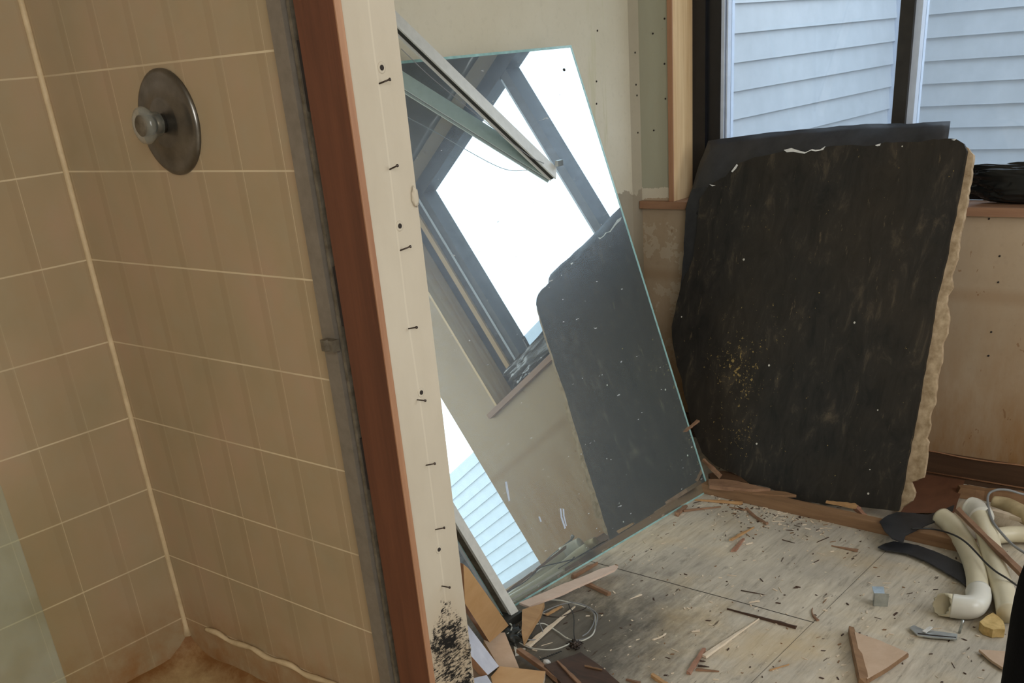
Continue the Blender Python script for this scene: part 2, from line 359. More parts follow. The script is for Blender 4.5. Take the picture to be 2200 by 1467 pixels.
M = dict(
    tile=mat_tile(), pan=mat_pan(), plaster=mat_plaster(), floor=mat_floor(), board=mat_black_board(), mirror=mat_mirror(),
    caulk=mat_plain('caulk', (205, 184, 148), .6, var=14), backwall=mat_drywall('cream_painted_wall', (200, 192, 170), (214, 207, 188), tones=back_shade_scuffs),
    winwall=mat_drywall('bare_drywall', (170, 152, 128), (186, 168, 144), tones=win_tones),
    paint=mat_drywall('painted_wall', (196, 186, 166), (208, 200, 182)),
    redcedar=mat_wood('stained_cedar', (86, 52, 38), (114, 70, 50), (1, 1, .06), .5, 45),
    paleedge=mat_wood('pale_lit_cedar', (142, 98, 70), (176, 134, 102), (1, 1, .06), .6, 45),  # lighter copy of the stained cedar, light on its edge put into the colour
    casing=mat_wood('window_lit_pine', (196, 158, 112), (226, 198, 154), (1, 1, .06), .6, 40),  # window light on the jamb is put into this pale tone
    sillwood=mat_wood('cedar_sill', (132, 96, 72), (160, 122, 94), (.08, 1, 1), .6, 50),
    alu=mat_plain('dull_aluminium', (132, 124, 113), .5, .25, var=7, scale=50, bump=.05),
    aludark=mat_plain('grimy_aluminium', (104, 96, 82), .6, .2, var=20, scale=60),
    rail=mat_plain('brushed_grey_rail', (206, 206, 200), .45, .15, var=6, scale=60, bump=.03),
    raildark=mat_plain('rail_recess', (58, 58, 54), .5, .3, var=10),
    chrome=mat_plain('dull_chrome', (116, 114, 110), .3, .9, var=16, scale=25, bump=.08),
    clear=mat_glass('clear_plastic', (.80, .74, .66), .22, .12),
    pane=mat_glass('window_glass', (.96, .98, 1.0), .03), frost=mat_glass('cloudy_shower_glass', (.84, .86, .76), .10, .1),
    glassedge=mat_plain('green_glass_edge', (150, 190, 188), .25, 0, var=18, scale=40, bump=0),
    frame=mat_plain('black_window_frame', (15, 17, 23), .4, var=4), frame2=mat_plain('brown_black_mullion', (38, 35, 32), .5, var=6),
    vinyl=mat_plain('pale_vinyl', (196, 208, 226), .35, var=6, bump=0), siding=mat_plain('vinyl_siding', (184, 192, 200), .5, var=5, scale=12, bump=.02),
    tar=mat_plain('tar_paper', (44, 45, 49), .55, var=10, scale=18, bump=.25), torn=mat_plain('chip_white', (222, 222, 220), .8, var=10, scale=80),
    gypsum=mat_plain('crumbly_gypsum', (170, 148, 118), .9, var=26, scale=45, bump=.7),
    bag=mat_plain('black_plastic_film', (20, 22, 22), .28, var=8, scale=10, bump=.5), cloth=mat_plain('black_fabric', (11, 11, 13), .95, var=3, scale=200, bump=.2, spec=.1),
    pvc=mat_plain('yellowed_pvc', (222, 213, 186), .35, var=10, scale=9, bump=.03), pvcw=mat_plain('white_pvc', (226, 224, 214), .3, var=8, scale=9, bump=.03),
    lumber=mat_wood('old_lumber', (116, 86, 60), (152, 118, 86), (.08, 1, 1), .7, 50), redwood=mat_wood('split_redwood', (112, 82, 62), (162, 126, 98), (.3, .3, 1), .7, 60),
    pinew=mat_wood('pale_splinter_wood', (204, 184, 158), (232, 218, 198), (.3, .3, 1), .7, 60), tanw=mat_wood('orange_pine', (166, 126, 84), (196, 156, 110), (.3, 1, 1), .6, 50),
    tanboard=mat_wood('tan_board', (196, 152, 102), (214, 174, 126), (.5, .5, 1), .55, 24), pinkboard=mat_wood('pinkish_fibreboard', (190, 162, 136), (206, 180, 156), (1, 1, 1), .7, 24),
    darkw=mat_wood('dark_stained_wood', (44, 30, 22), (86, 60, 44), (.35, 1, 1), .6, 40), brownply=mat_wood('brown_plywood', (96, 62, 44), (122, 82, 60), (1, .5, 1), .6, 18),
    laminate=mat_plain('pale_blue_laminate', (206, 212, 228), .45, var=10, scale=30, bump=.02), basebd=mat_wood('stained_baseboard', (72, 52, 38), (98, 72, 52), (.08, 1, 1), .5, 40),
    whitecord=mat_plain('white_cord', (198, 198, 188), .5, var=8), greycord=mat_plain('grey_cord', (132, 134, 136), .5, var=8), darkcord=mat_plain('dark_cord', (40, 40, 40), .5, var=6),
    steel=mat_plain('zinc_steel', (190, 196, 196), .3, .85, var=16, scale=40, bump=.05), nail=mat_plain('nail_steel', (74, 64, 58), .4, .8, var=16),
    hole=mat_plain('screw_hole', (44, 38, 34), .9, var=8), foam=mat_plain('yellow_foam', (206, 176, 116), .9, var=20, scale=60, bump=.6),
    concrete=mat_plain('ground', (120, 120, 116), .9, var=12, scale=3), copper=mat_plain('reddish_wood_end', (164, 122, 100), .6, var=14),
)

# ------------------------------------------------------------------ room shell
WY = 2.94                       # inner face of the window wall
struct(boxes('floor', [(-1.95, 1.6, -1.3, 3.2, -.08, 0)], M['floor']))
struct(boxes('ceiling', [(-2.1, 1.7, -1.4, 3.06, 2.35, 2.45)], M['paint']))
struct(boxes('wall_back', [(-2.1, -1.915, 1.097, 3.06, -.08, 2.35)], M['backwall']))
struct(boxes('wall_window', [(-1.915, -1.803, WY, 3.06, 0, 2.35), (-1.803, -.287, WY, 3.06, 0, .745), (-1.803, -.287, WY, 3.06, 1.712, 2.35),
    (-.287, .02, WY, 3.06, 0, 2.35), (.02, 1.0, WY, 3.06, 2.05, 2.35), (.02, 1.0, WY, 3.06, 0, .10), (1.0, 1.6, WY, 3.06, 0, 2.35)], M['winwall']))
struct(boxes('wall_right', [(1.6, 1.7, -1.3, 3.06, 0, 2.35)], M['paint']))
struct(boxes('wall_front', [(-2.1, 1.7, -1.4, -1.3, 0, 2.35)], M['paint']))
struct(boxes('wall_shower_left', [(-2.1, -1.88, -1.3, 1.012, -.08, 2.35)], M['tile']))
struct(boxes('wall_shower_valve', [(-1.88, -1.165, 1.012, 1.03, -.0, 2.35)], M['tile']))
# divider wall: its end face carries the nails
dv = struct(boxes('wall_divider', [(-1.915, -1.0915, 1.03, 1.097, 0, 2.35), (-1.165, -1.0915, 1.0, 1.03, 0, 2.35)], M['plaster']))
# caulk bead in the tiled corner
tube('trim_1', [(-1.878, 1.010, .13), (-1.879, 1.011, .3), (-1.878, 1.010, 1.0), (-1.878, 1.010, 2.34)], .0065, M['caulk'], per=6, sides=6, rf=lambda t: 1.7 if t < .03 else 1)
struct(bpy.data.objects['trim_1'])
# shower pan with upturned edge
bm = bmesh.new(); nx, ny = 36, 60
for i in range(nx + 1):
    for j in range(ny + 1):
        x = -1.88 + .70 * i / nx; y = 1.012 - 1.7 * j / ny
        e = min(x + 1.88, 1.012 - y); r = .075; cx, cy = x + 1.88, 1.012 - y
        d = r - math.hypot(max(0, r - cx), max(0, r - cy)) if cx < r and cy < r else e
        h = .022 * max(0, 1 - d / .05) ** 2.0 + .006 * noise.noise(Vector((x * 20, y * 20, 0))) * max(0, 1 - d / .08)
        bm.verts.new((x, y, .072 + h))
bm.verts.ensure_lookup_table()
for i in range(nx):
    for j in range(ny):
        a = i * (ny + 1) + j; bm.faces.new([bm.verts[k] for k in (a, a + 1, a + ny + 2, a + ny + 1)])
pan = empty('shower_pan', 'cream shower pan with rust stained edge below the tiled corner', 'shower pan', loc=(-1.53, .16, 0))
adopt(obj('pan_floor', bm, M['pan'], smooth=True), pan)
adopt(boxes('curb', [(-1.18, -1.12, -.69, .985, 0, .19)], M['pan']), pan)
rs = onax(415, 1391, 1, 1.008); adopt(blob('rust_chip', rs + Vector((0, -.003, 0)), .011, .003, .004, .5, 3, M['hole'], sub=3, seed=4), pan)
# bead along the foot of the tile
P = [(-1.79 + .57 * k / 14, 1.006, .172 + .004 * math.sin(k * 2.1)) for k in range(15)]
cb = tube('trim_2', P, .0062, M['caulk'], sides=6, rf=lambda t: .75 + .35 * abs(math.sin(t * 23))); struct(cb)

# shower valve: escutcheon, stem, clear knob
ec = onax(366, 263, 1, 1.012); VM = Matrix.Translation(ec) @ Matrix.Rotation(math.radians(90), 4, 'X')
valve = empty('shower_valve', 'round chrome shower valve plate with clear knob on beige tile', 'shower valve', loc=ec)
adopt(lathe('escutcheon', [(.0765, -.0005), (.0765, .0035), (.0735, .0068), (.069, .0078), (.064, .0072), (.040, .0105), (.037, .0125), (.034, .0125), (.022, .014), (.0, .014)], M['chrome'], VM), valve)
adopt(lathe('stem', [(.0, .013), (.014, .0135), (.0135, .030), (.0105, .032), (.0105, .030), (.0, .030)], M['chrome'], VM, seg=24), valve)
adopt(lathe('knob', [(.0, .020), (.012, .020), (.0175, .022), (.0185, .034), (.0205, .037), (.0255, .041), (.0270, .046), (.0255, .051), (.021, .054), (.016, .054), (.014, .052), (.0, .052)], M['clear'], VM, seg=24), valve)
adopt(lathe('knob_cap', [(.0, .036), (.0145, .036), (.0155, .0525), (.013, .0547), (.0, .0547)], M['aludark'], VM, seg=24), valve)

# aluminium shower jamb along the tile edge
jamb = empty('shower_door_jamb', 'long dull aluminium shower door channel beside the stained cedar board', 'door channel', loc=(-1.2, 1.0, .19))
adopt(boxes('channel', [(-1.222, -1.193, .992, 1.012, .17, 2.34)], M['alu']), jamb)
adopt(boxes('inner_track', [(-1.193, -1.187, 1.002, 1.012, .17, 2.34), (-1.187, -1.181, .996, 1.012, .17, 2.34), (-1.181, -1.168, 1.004, 1.012, .17, 2.34), (-1.168, -1.163, .999, 1.012, .17, 2.34)], M['aludark']), jamb)
jc = onax(716, 742, 1, .99)
adopt(boxes('clip', [(jc.x - .014, jc.x + .012, .978, .992, jc.z - .007, jc.z + .010), (jc.x - .004, jc.x + .004, .970, .978, jc.z - .004, jc.z + .012)], M['aludark']), jamb)
for k, zz in enumerate((1.17, .88, .62)):
    adopt(boxes('track_gap', [(-1.186, -1.170, .9985, 1.0035, zz, zz + .085)], M['hole']), jamb)
cedar = empty('trim_3', '', ''); del cedar['label']; del cedar['category']; struct(cedar)
adopt(boxes('board_face', [(-1.163, -1.0885, .988, 1.0, .0, 2.34)], [M['redcedar']]), cedar)
adopt(boxes('lit_edge', [(-1.0885, -1.0865, .988, .9995, .0, 2.34)], M['paleedge']), cedar)  # edge strip painted lighter than the board for the light on it

# nails, screw heads and torn bits on the wall end
NL = [(Z([(515, 350)], 1.982, 560, 0)[0], 'topmost nail'), (Z([(560, 715)], 1.982, 560, 0)[0], 'second nail from the top, with torn paper round it'),
      (Z([(605, 1060)], 1.982, 560, 0)[0], 'third nail from the top, just below an open screw hole'), (Z([(640, 1393)], 1.982, 560, 0)[0], 'fourth nail from the top'),
      (Z([(520, 250)], 1.99, 640, 730)[0], 'fifth nail from the top, touching a screw hole'), (Z([(558, 530)], 1.99, 640, 730)[0], 'sixth nail from the top'),
      (Z([(598, 805)], 1.99, 640, 730)[0], 'seventh nail from the top, short and crossed'), (Z([(625, 1046)], 1.99, 640, 730)[0], 'lowest nail, above the black mould')]
for k, (p, t) in enumerate(NL):
    c = onax(p[0] - 5, p[1] + 3, 0, -1.0915)
    rnd = random.Random(k); d = Vector((1, rnd.uniform(-.1, .5), rnd.uniform(.0, .35))).normalized()
    n_ = empty('nail', t + ' in the cream wall end', 'nail', 'nails left in the wall end', loc=c)
    adopt(tube('shank', [c - d * .004, c + d * .016], .0011, M['nail'], per=1, sides=6), n_)
    adopt(tube('head', [c + d * .0155, c + d * .0172], .0021, M['nail'], per=1, sides=8), n_)
for p, t in ((Z([(515, 288)], 1.982, 560, 0)[0], 'upper filled dimple above the topmost nail'), (Z([(592, 962)], 1.982, 560, 0)[0], 'screw in dimple above the third nail'),
             (Z([(527, 225)], 1.99, 640, 730)[0], 'screw in dimple touching the fifth nail'), (Z([(603, 896)], 1.99, 640, 730)[0], 'screw in dimple below the seventh nail')):
    c = onax(p[0], p[1], 0, -1.0915); MM = Matrix.Translation(c) @ Matrix.Rotation(math.radians(90), 4, 'Y')
    s_ = empty('drywall_screw', t + ' on the cream wall end', 'screw', 'screws set in the wall end', loc=c)
    adopt(lathe('dimple', [(.0075, -.0003), (.0068, .0009), (.0048, .0004), (.0, .0002)], M['plaster'], MM, seg=20), s_)
    adopt(lathe('screw_head', [(.0035, .0), (.0034, .0011), (.0018, .0013), (.0, .0006)], M['hole'], MM, seg=12), s_)
# torn lumps of plaster on the far edge
for (x, y), sz, t in (((892, 424), .013, 'loose flap of torn wall paper at mid height of the wall end'), ((1006, 1394), .012, 'crumbled flap of plaster beside the black mould')):
    c = onax(x, y, 0, -1.0895)
    tag(blob('plaster_flake', c, .0035, .006, sz, .35, 2.5, M['plaster'], sub=3, seed=x), t, 'plaster flake')

# ------------------------------------------------------------------ window
FY = 3.04
win = empty('window_1', '', ''); del win['label']; del win['category']; struct(win)
adopt(boxes('window_frame', [(-1.79, -1.745, FY - .0004, FY + .07, .76, 1.70), (-1.745, -1.70, FY + .012, FY + .07, .76, 1.70), (-.46, -.30, FY - .0004, FY + .07, .76, 1.70),
      (-1.80, -.29, FY - .0004, FY + .07, 1.655, 1.7118), (-1.70, -.42, FY + .006, FY + .07, .76, .80)], M['frame']), win)
adopt(boxes('mullion', [(-1.165, -1.128, FY + .002, FY + .07, .80, 1.655)], M['frame2']), win)
adopt(boxes('sash_strip', [(-1.70, -1.690, FY + .014, FY + .06, .80, 1.655)], M['vinyl']), win)
adopt(boxes('sash_strip', [(-1.686, -1.681, FY + .02, FY + .06, .80, 1.655)], M['vinyl']), win)
adopt(boxes('sash_strip', [(-1.128, -1.110, FY + .014, FY + .06, .80, 1.655)], M['vinyl']), win)
adopt(boxes('sash_strip', [(-.378, -.352, FY - .010, FY + .06, .78, 1.68)], M['casing']), win)
adopt(boxes('sash_strip', [(-.425, -.412, FY - .002, FY + .06, .80, 1.66)], M['vinyl']), win)
adopt(boxes('pane', [(-1.681, -1.165, FY + .04, FY + .044, .80, 1.655)], M['pane']), win)
adopt(boxes('pane', [(-1.110, -.46, FY + .04, FY + .044, .80, 1.655)], M['pane']), win)
struct(boxes('trim_4', [(-1.8025, -1.789, WY - .012, FY - .0005, .7601, 1.70)], [M['casing']]))            # left jamb board
boxes('casing_face', [(-1.806, -1.789, WY - .016, WY - .0121, .7601, 1.70)], M['paleedge'], bpy.data.objects['trim_4'])
struct(boxes('trim_5', [(-.30, -.2875, WY - .012, FY - .0005, .7601, 1.70)], [M['casing']]))
bm = bmesh.new(); gx, gz = 60, 24; vv = []
for i in range(gx + 1):
    for j in range(gz + 1):
        x = -1.80 + 1.56 * i / gx; z = 1.70 + .60 * j / gz
        vv.append(bm.verts.new((x, WY - .012 - .009 * abs(noise.fractal(Vector((x * 5, z * 6, 1)), 1, 2, 4)) - .004 * noise.noise(Vector((x * 22, z * 14, 3))), z)))
for i in range(gx):
    for j in range(gz):
        a = i * (gz + 1) + j; bm.faces.new([vv[k] for k in (a, a + gz + 1, a + gz + 2, a + 1)])
sh = obj('plastic_sheet', bm, M['bag'], smooth=True); sh.modifiers.new('t', 'SOLIDIFY').thickness = .0015
tag(sh, 'dark crumpled plastic sheet hung above the window, seen in the mirror', 'plastic sheet')
struct(boxes('trim_7', [(-1.912, -.22, WY - .022, WY, .738, .7600), (-1.80, -.29, WY, FY, .745, .7600)], [M['sillwood']]))   # sill
# door opening right of the window
dr = empty('door_1', '', ''); del dr['label']; del dr['category']; struct(dr)
adopt(boxes('door_frame', [(.02, .03, 3.03, 3.06, .10, 2.05), (.97, 1.0, 3.0, 3.06, .10, 2.05), (.03, .97, 3.03, 3.06, 2.03, 2.05), (.03, .97, 3.0, 3.06, .10, .13)], M['vinyl']), dr)
# baseboards
struct(boxes('baseboard_window', [(-1.9, -.02, 2.925, 2.94, .01, .075), (-1.9, -.02, 2.915, 2.94, .0, .014)], M['basebd']))
adopt(tube('latch_handle', [(-.53, FY + .004, .80), (-.53, FY - .004, .86), (-.535, FY - .006, .92)], .008, M['frame'], sides=10), win)
struct(tube('trim_9', [(-1.0 + .98 * k / 12, 2.924, .077 + .0025 * math.sin(k * 1.9)) for k in range(13)], .0022, M['paleedge'], sides=6))
struct(tube('trim_10', [(-1.0, 2.914, .018), (-.02, 2.914, .018)], .0025, M['paleedge'], per=1, sides=6))
# ------------------------------------------------------------------ outside
def siding(name, a, b, nrm, z0, z1, exp=.083):
    a = Vector(a); b = Vector(b); nrm = Vector(nrm); bm = bmesh.new(); z = z0
    while z < z1 - 1e-6:
        prof = [(0, 0), (.014, .0), (.013, .006), (.003, exp), (0, exp)]
        A = [bm.verts.new((a.x + nrm.x * o, a.y + nrm.y * o, z + h)) for o, h in prof]; B = [bm.verts.new((b.x + nrm.x * o, b.y + nrm.y * o, z + h)) for o, h in prof]
        for k in range(5): bm.faces.new((A[k], A[(k + 1) % 5], B[(k + 1) % 5], B[k]))
        bm.faces.new(A[::-1]); bm.faces.new(B); z += exp
    return struct(obj(name, bm, M['siding']))
siding('wall_outside_wing', (-1.79, 3.075, 0), (-1.79, 4.66, 0), (1, 0, 0), -.368, 2.453)
siding('wall_outside_far', (-1.79, 4.66, 0), (1.6, 4.66, 0), (0, -1, 0), -.368, 1.458)
siding('wall_outside_right', (1.602, 4.66, 0), (7.5, 4.66, 0), (0, -1, 0), -.368, 1.126)
struct(boxes('trim_8', [(-1.79, -1.755, 4.61, 4.645, -.36, 1.44)], M['vinyl']))
struct(boxes('ground', [(-8, 10, 3.07, 20, -.45, -.37)], M['concrete']))

# ------------------------------------------------------------------ mirror
BR = fl(1524, 1054); BL = fl(1105, 1303); U = (BL - BR).normalized()
_r = ray(1227, 97); TR = EYE + _r * ((BR - EYE).dot(U) / _r.dot(U)); TR.x = -1.85
UP = (TR - BR).normalized(); MN = U.cross(UP).normalized()
if MN.x < 0: MN = -MN
ML = (TR - BR).length; MW = .95
mir = empty('wall_mirror', 'large frameless mirror leaning on the back wall, dusty and scratched', 'mirror', loc=BR + U * (MW / 2))
TR = onpl(1227, 97, BR, MN)
pts = [BR, BR + U * MW, TR + U * MW, TR]
adopt(slab('mirror_glass', pts, -MN * .005, [M['mirror'], M['glassedge']]), mir)
c = onpl(1212, 150, BR, MN); adopt(tube('mirror_hole', [c - MN * .0002, c + MN * .0012], .004, M['hole'], per=1, sides=14), mir)
e0 = BR + MN * .0006
adopt(slab('edge_bevel', [BR + MN * .0006, TR + MN * .0006, TR + U * .006 + MN * .0006, BR + U * .006 + MN * .0006], -MN * .0004, M['glassedge']), mir)
adopt(slab('edge_bevel', [BR + MN * .0007, BR + U * MW + MN * .0007, BR + U * MW + UP * .0045 + MN * .0007, BR + UP * .0045 + MN * .0007], -MN * .0004, M['glassedge']), mir)
adopt(slab('edge_bevel', [TR + MN * .0007, TR + U * MW + MN * .0007, TR + U * MW - UP * .006 + MN * .0007, TR - UP * .006 + MN * .0007], -MN * .0004, M['glassedge']), mir)

for P_ in ([(1085, 1035), (1089, 1034), (1092, 1050), (1096, 1075), (1093, 1077), (1088, 1055)], [(1203, 1092), (1206, 1092), (1208, 1110), (1216, 1134), (1213, 1136), (1205, 1112)],
           [(1209, 1092), (1212, 1094), (1213, 1108), (1218, 1130), (1216, 1130), (1210, 1108)], [(1157, 1110), (1160, 1109), (1164, 1120), (1161, 1121)]):
    adopt(slab('dried_drip', [onpl(x, y, BR + MN * .0004, MN) for x, y in P_], -MN * .0002, M['vinyl']), mir)

def rail(name, a, b, up, w_, h, parent, m1=None, m2=None):
    """aluminium channel from a to b: pale top flange face, dark recessed side"""
    a = Vector(a); b = Vector(b); d = (b - a).normalized(); up = (up - d * up.dot(d)).normalized(); s = d.cross(up)
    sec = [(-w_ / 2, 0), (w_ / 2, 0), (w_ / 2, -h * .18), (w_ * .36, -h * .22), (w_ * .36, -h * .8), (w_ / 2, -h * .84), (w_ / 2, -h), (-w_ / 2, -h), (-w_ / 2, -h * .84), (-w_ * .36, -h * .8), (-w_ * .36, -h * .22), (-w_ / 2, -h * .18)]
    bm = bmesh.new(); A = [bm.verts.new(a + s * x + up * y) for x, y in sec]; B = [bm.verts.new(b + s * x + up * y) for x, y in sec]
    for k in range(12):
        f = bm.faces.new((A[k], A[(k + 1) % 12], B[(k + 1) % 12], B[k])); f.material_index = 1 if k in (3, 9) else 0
    bm.faces.new(A[::-1]); bm.faces.new(B)
    return adopt(obj(name, bm, [m1 or M['rail'], m2 or M['raildark']]), parent)
D1 = Vector((-.1311, -.7560, .6413)); E1 = Vector((-1.752, 2.284, .926))
r1 = empty('shower_rail', 'grey metal shower rail slanting down across the mirror top', 'metal rail', loc=E1)
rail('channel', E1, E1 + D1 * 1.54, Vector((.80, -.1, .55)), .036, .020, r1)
cc = E1 + Vector((0, .012, .02)); adopt(boxes('end_clip', [(cc.x - .004, cc.x + .006, cc.y - .010, cc.y + .012, cc.z - .004, cc.z + .010)], M['steel']), r1)
F0 = fl(1112, 1334, .0); PT = onpl(972, 1100, BR + MN * .056, MN)
r2 = empty('shower_door_frame', 'grey metal shower door frame standing against the lower left mirror edge', 'metal frame', loc=F0)
DD = (PT - F0).normalized()
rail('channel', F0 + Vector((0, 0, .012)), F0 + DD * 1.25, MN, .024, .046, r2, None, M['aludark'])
adopt(boxes('corner_block', [(F0.x - .035, F0.x + .006, F0.y - .05, F0.y + .012, 0, .022)], M['raildark']), r2)
gl0 = F0 - MN * .012 + U * .02
adopt(slab('glass_pane', [gl0, gl0 + U * .30, gl0 + U * .30 + DD * 1.2, gl0 + DD * 1.2], -MN * .004, [M['pane'], M['glassedge']]), r2)
wp = [onpl(862, 105, BR + MN * .09, MN), onpl(925, 165, BR + MN * .085, MN), onpl(1010, 235, BR + MN * .07, MN), onpl(1130, 330, BR + MN * .05, MN), E1 + Vector((0, -.05, .03))]
tag(tube('hanging_wire', wp, .0009, M['greycord'], sides=5), 'thin grey wire hanging under the slanting rail before the mirror', 'wire')

# ------------------------------------------------------------------ tarred sheathing board by the window
B0 = Vector((-1.47, 2.612, .03)); B1 = Vector((-.885, 2.571, .03)); B2 = Vector((-1.42, 2.885, .93))
BN = (B1 - B0).cross(B2 - B0).normalized()
if BN.y > 0: BN = -BN
brd = empty('sheathing_board', 'large black tarred sheathing board leaning below the window, right edge crumbling', 'board', loc=(-1.2, 2.6, 0))
top = [(1524,397),(1559,379),(1582,352),(1606,344),(1621,338),(1653,332),(1684,324),(1704,324),(1727,326),(1754,321),(1778,315),(1829,311),(1868,313),(1903,305),(1965,305),(2005,299),(2055,299),(2070,308),(2077,324)]
inn = [(2063,410),(2044,493),(2032,559),(2012,635),(1994,747),(1969,891),(1944,1017),(1929,1098)]
bot = [(1850,1089),(1773,1085),(1692,1071),(1652,1047),(1611,1040),(1580,1017),(1535,999),(1508,972),(1485,909),(1467,833),(1448,752),(1443,702),(1458,635),(1470,594),(1488,559),(1495,510),(1498,469),(1502,430)]
P = [onpl(x, y, B0, BN) for x, y in dense(top, 12, 1.6, False, 3) + dense(inn, 16, 1.2, False, 4)[1:] + dense(bot, 16, 1.8, False, 5)]
adopt(slab('black_face', P, -BN * .010, M['board']), brd)
out = [(2055,299),(2079,317),(2091,332),(2089,352),(2081,410),(2077,438),(2063,496),(2059,520),(2057,554),(2043,590),(2046,617),(2034,635),(2032,653),(2038,680),(2034,716),(2025,734),(2023,770),(2012,815),(2007,869),(1998,887),(1996,923),(1989,941),(1994,950),(1989,995),(1983,1026),(1956,1035),(1965,1058),(1958,1076),(1938,1089),(1931,1100)]
inb = [(1905,1095),(1935,891),(1985,620),(2040,360),(2036,310)]
P = [onpl(x, y, B0 - BN * .0102, BN) for x, y in dense(out, 9, 1.7, False, 6) + inb]
gy = adopt(slab('crumbling_edge', P, -BN * .013, M['gypsum']), brd); gy['label'] = 'tan crumbling gypsum edge'
# curled tar paper behind and above the board
toprow = [(1473,450),(1487,407),(1500,362),(1512,332),(1522,303),(1547,299),(1600,292),(1653,285),(1731,278),(1790,273),(1848,268),(1918,266),(1965,266),(2005,263),(2042,261)]
lowrow = [(1520,470),(1530,440),(1540,420),(1560,410),(1585,390),(1610,375),(1640,360),(1680,350),(1740,345),(1790,340),(1850,335),(1915,330),(1965,330),(2005,325),(2034,322)]
bm = bmesh.new(); rows = []; K = 6
toprow = dense(toprow, 14, 1.0, False, 8); n_ = len(toprow)
def lerprow(R, t):
    s = t * (len(R) - 1); i = min(int(s), len(R) - 2); f = s - i; return (R[i][0] + (R[i + 1][0] - R[i][0]) * f, R[i][1] + (R[i + 1][1] - R[i][1]) * f)
for i in range(n_):
    t = i / (n_ - 1); a = toprow[i]; b = lerprow(lowrow, t); r_ = []
    for k in range(K + 1):
        f = k / K; off = -.0235 - .030 * (1 - f) ** 2 + .010 * math.sin(i * .35) * (1 - f) + .006 * math.sin(i * .8 + f * 3) * f * (1 - f) * 4
        r_.append(bm.verts.new(onpl(a[0] + (b[0] - a[0]) * f, a[1] + (b[1] - a[1]) * f, B0 + BN * off, BN)))
    rows.append(r_)
for r0, r1_ in zip(rows, rows[1:]):
    for k in range(K): bm.faces.new((r0[k], r0[k + 1], r1_[k + 1], r1_[k]))
tp = adopt(obj('torn_tar_paper', bm, M['tar'], smooth=True), brd); sm = tp.modifiers.new('t', 'SOLIDIFY'); sm.thickness = .0016
side = [(1473,450),(1487,407),(1530,400),(1520,470),(1515,560),(1500,640),(1470,650),(1458,640),(1465,590),(1469,545),(1471,500)]
adopt(slab('side_tar_paper', [onpl(x, y, B0 - BN * .0240, BN) for x, y in dense(side, 16, 1.2, True, 9)], -BN * .002, M['tar']), brd)
for chip in ([(1684,322),(1700,318),(1712,322),(1730,327),(1745,320),(1752,322),(1762,321),(1773,314),(1768,322),(1752,325),(1742,323),(1728,330),(1704,326),(1690,327)],
             [(1571,368),(1577,360),(1583,352),(1585,355),(1581,362),(1573,370)], [(1880,312),(1892,308),(1890,313),(1884,314)], [(1524,396),(1537,398),(1530,400)],
             [(2044,300),(2055,298),(2050,302)]):
    adopt(slab('gap_light_chip', [onpl(x, y, B0 + BN * .0012, BN) for x, y in chip], -BN * .001, M['torn']), brd)  # white chips paint the daylight showing through gaps along the torn edge

# black bag on the sill
bg = fl(2150, 395, .80)
bagc = Vector((-.66, 2.990, .812))
tag(blob('plastic_bag', bagc, .25, .032, .048, .22, 1.8, M['bag'], sub=6, seed=3, flat=.7601, sq=.55), 'crumpled black plastic bag lying on the window sill at right', 'plastic bag')

# ------------------------------------------------------------------ lumber and trash along the window wall
a = fl(1500, 1058); b = fl(2085, 1192)
d = (b - a).normalized(); s = d.cross(Vector((0, 0, 1))).normalized()
if s.y < 0: s = -s
tag(slab('lumber_strip', [a + Vector((0, 0, .030)), b + Vector((0, 0, .030)), b + s * .035 + Vector((0, 0, .030)), a + s * .035 + Vector((0, 0, .030))], (0, 0, -.0295), M['lumber'], bevel=.001), 'long brown lumber strip lying on the floor along the black board', 'lumber')
Z6 = lambda P: Z(P, 4.23, 1380, 940)
tag(floor_piece('wood_wedge', Z6([(600, 375), (740, 378), (860, 392), (1000, 425), (1165, 462), (1000, 470), (850, 455), (610, 432)]), .042, .012, M['redwood'], step=14, amp=.5), 'reddish wood wedge lying behind the long lumber strip', 'wood scrap')
tag(floor_piece('wood_shim', Z6([(700, 300), (800, 310), (900, 360), (960, 410), (860, 392), (620, 372), (600, 330)]), .030, .012, M['basebd'], step=12, amp=.6), 'dark brown rounded scrap in the corner between mirror and black board', 'wood scrap')
tag(floor_piece('wood_shim', Z6([(820, 475), (1100, 472), (1300, 490), (1400, 520), (1240, 520), (1000, 505)]), .034, .008, M['lumber'], step=14, amp=.5), 'thin brown shim resting on the lumber strip under the black board', 'wood scrap')
def fstick(pa, pb, w0, w1, h, mt, label, z=.001, zb=None, bend=0, seed=1, cat='splinter', name='wood_splinter', group=None):
    A = fl(pa[0], pa[1], z); Bp = fl(pb[0], pb[1], z if zb is None else zb)
    return tag(stick(name, A, Bp, w0, w1, h, mt, bend=bend, seed=seed), label, cat, group)
q = lambda x, y, s, x0, y0: (x0 + x / s, y0 + y / s)
z6 = lambda x, y: q(x, y, 4.23, 1380, 940)
z4 = lambda x, y: q(x, y, 4.0, 1340, 1100)
z3 = lambda x, y: q(x, y, 3.791, 940, 1080)
z5 = lambda x, y: q(x, y, 3.141, 1780, 1000)
fstick(z6(548, 205), z6(708, 365), .010, .013, .010, M['redwood'], 'short reddish stick propped steeply beside the mirror corner', z=.08, zb=.042, seed=2)
fstick(z6(480, 570), z6(905, 605), .004, .012, .008, M['tanw'], 'tan split stick by the mirror corner, thick end right', seed=3)
fstick(z6(370, 672), z6(715, 632), .009, .003, .006, M['redwood'], 'thin orange sliver lying below the tan split stick', seed=4)
fstick(z6(310, 712), z6(400, 625), .014, .008, .010, M['redwood'], 'dark reddish chip tucked under the mirror edge', seed=5)
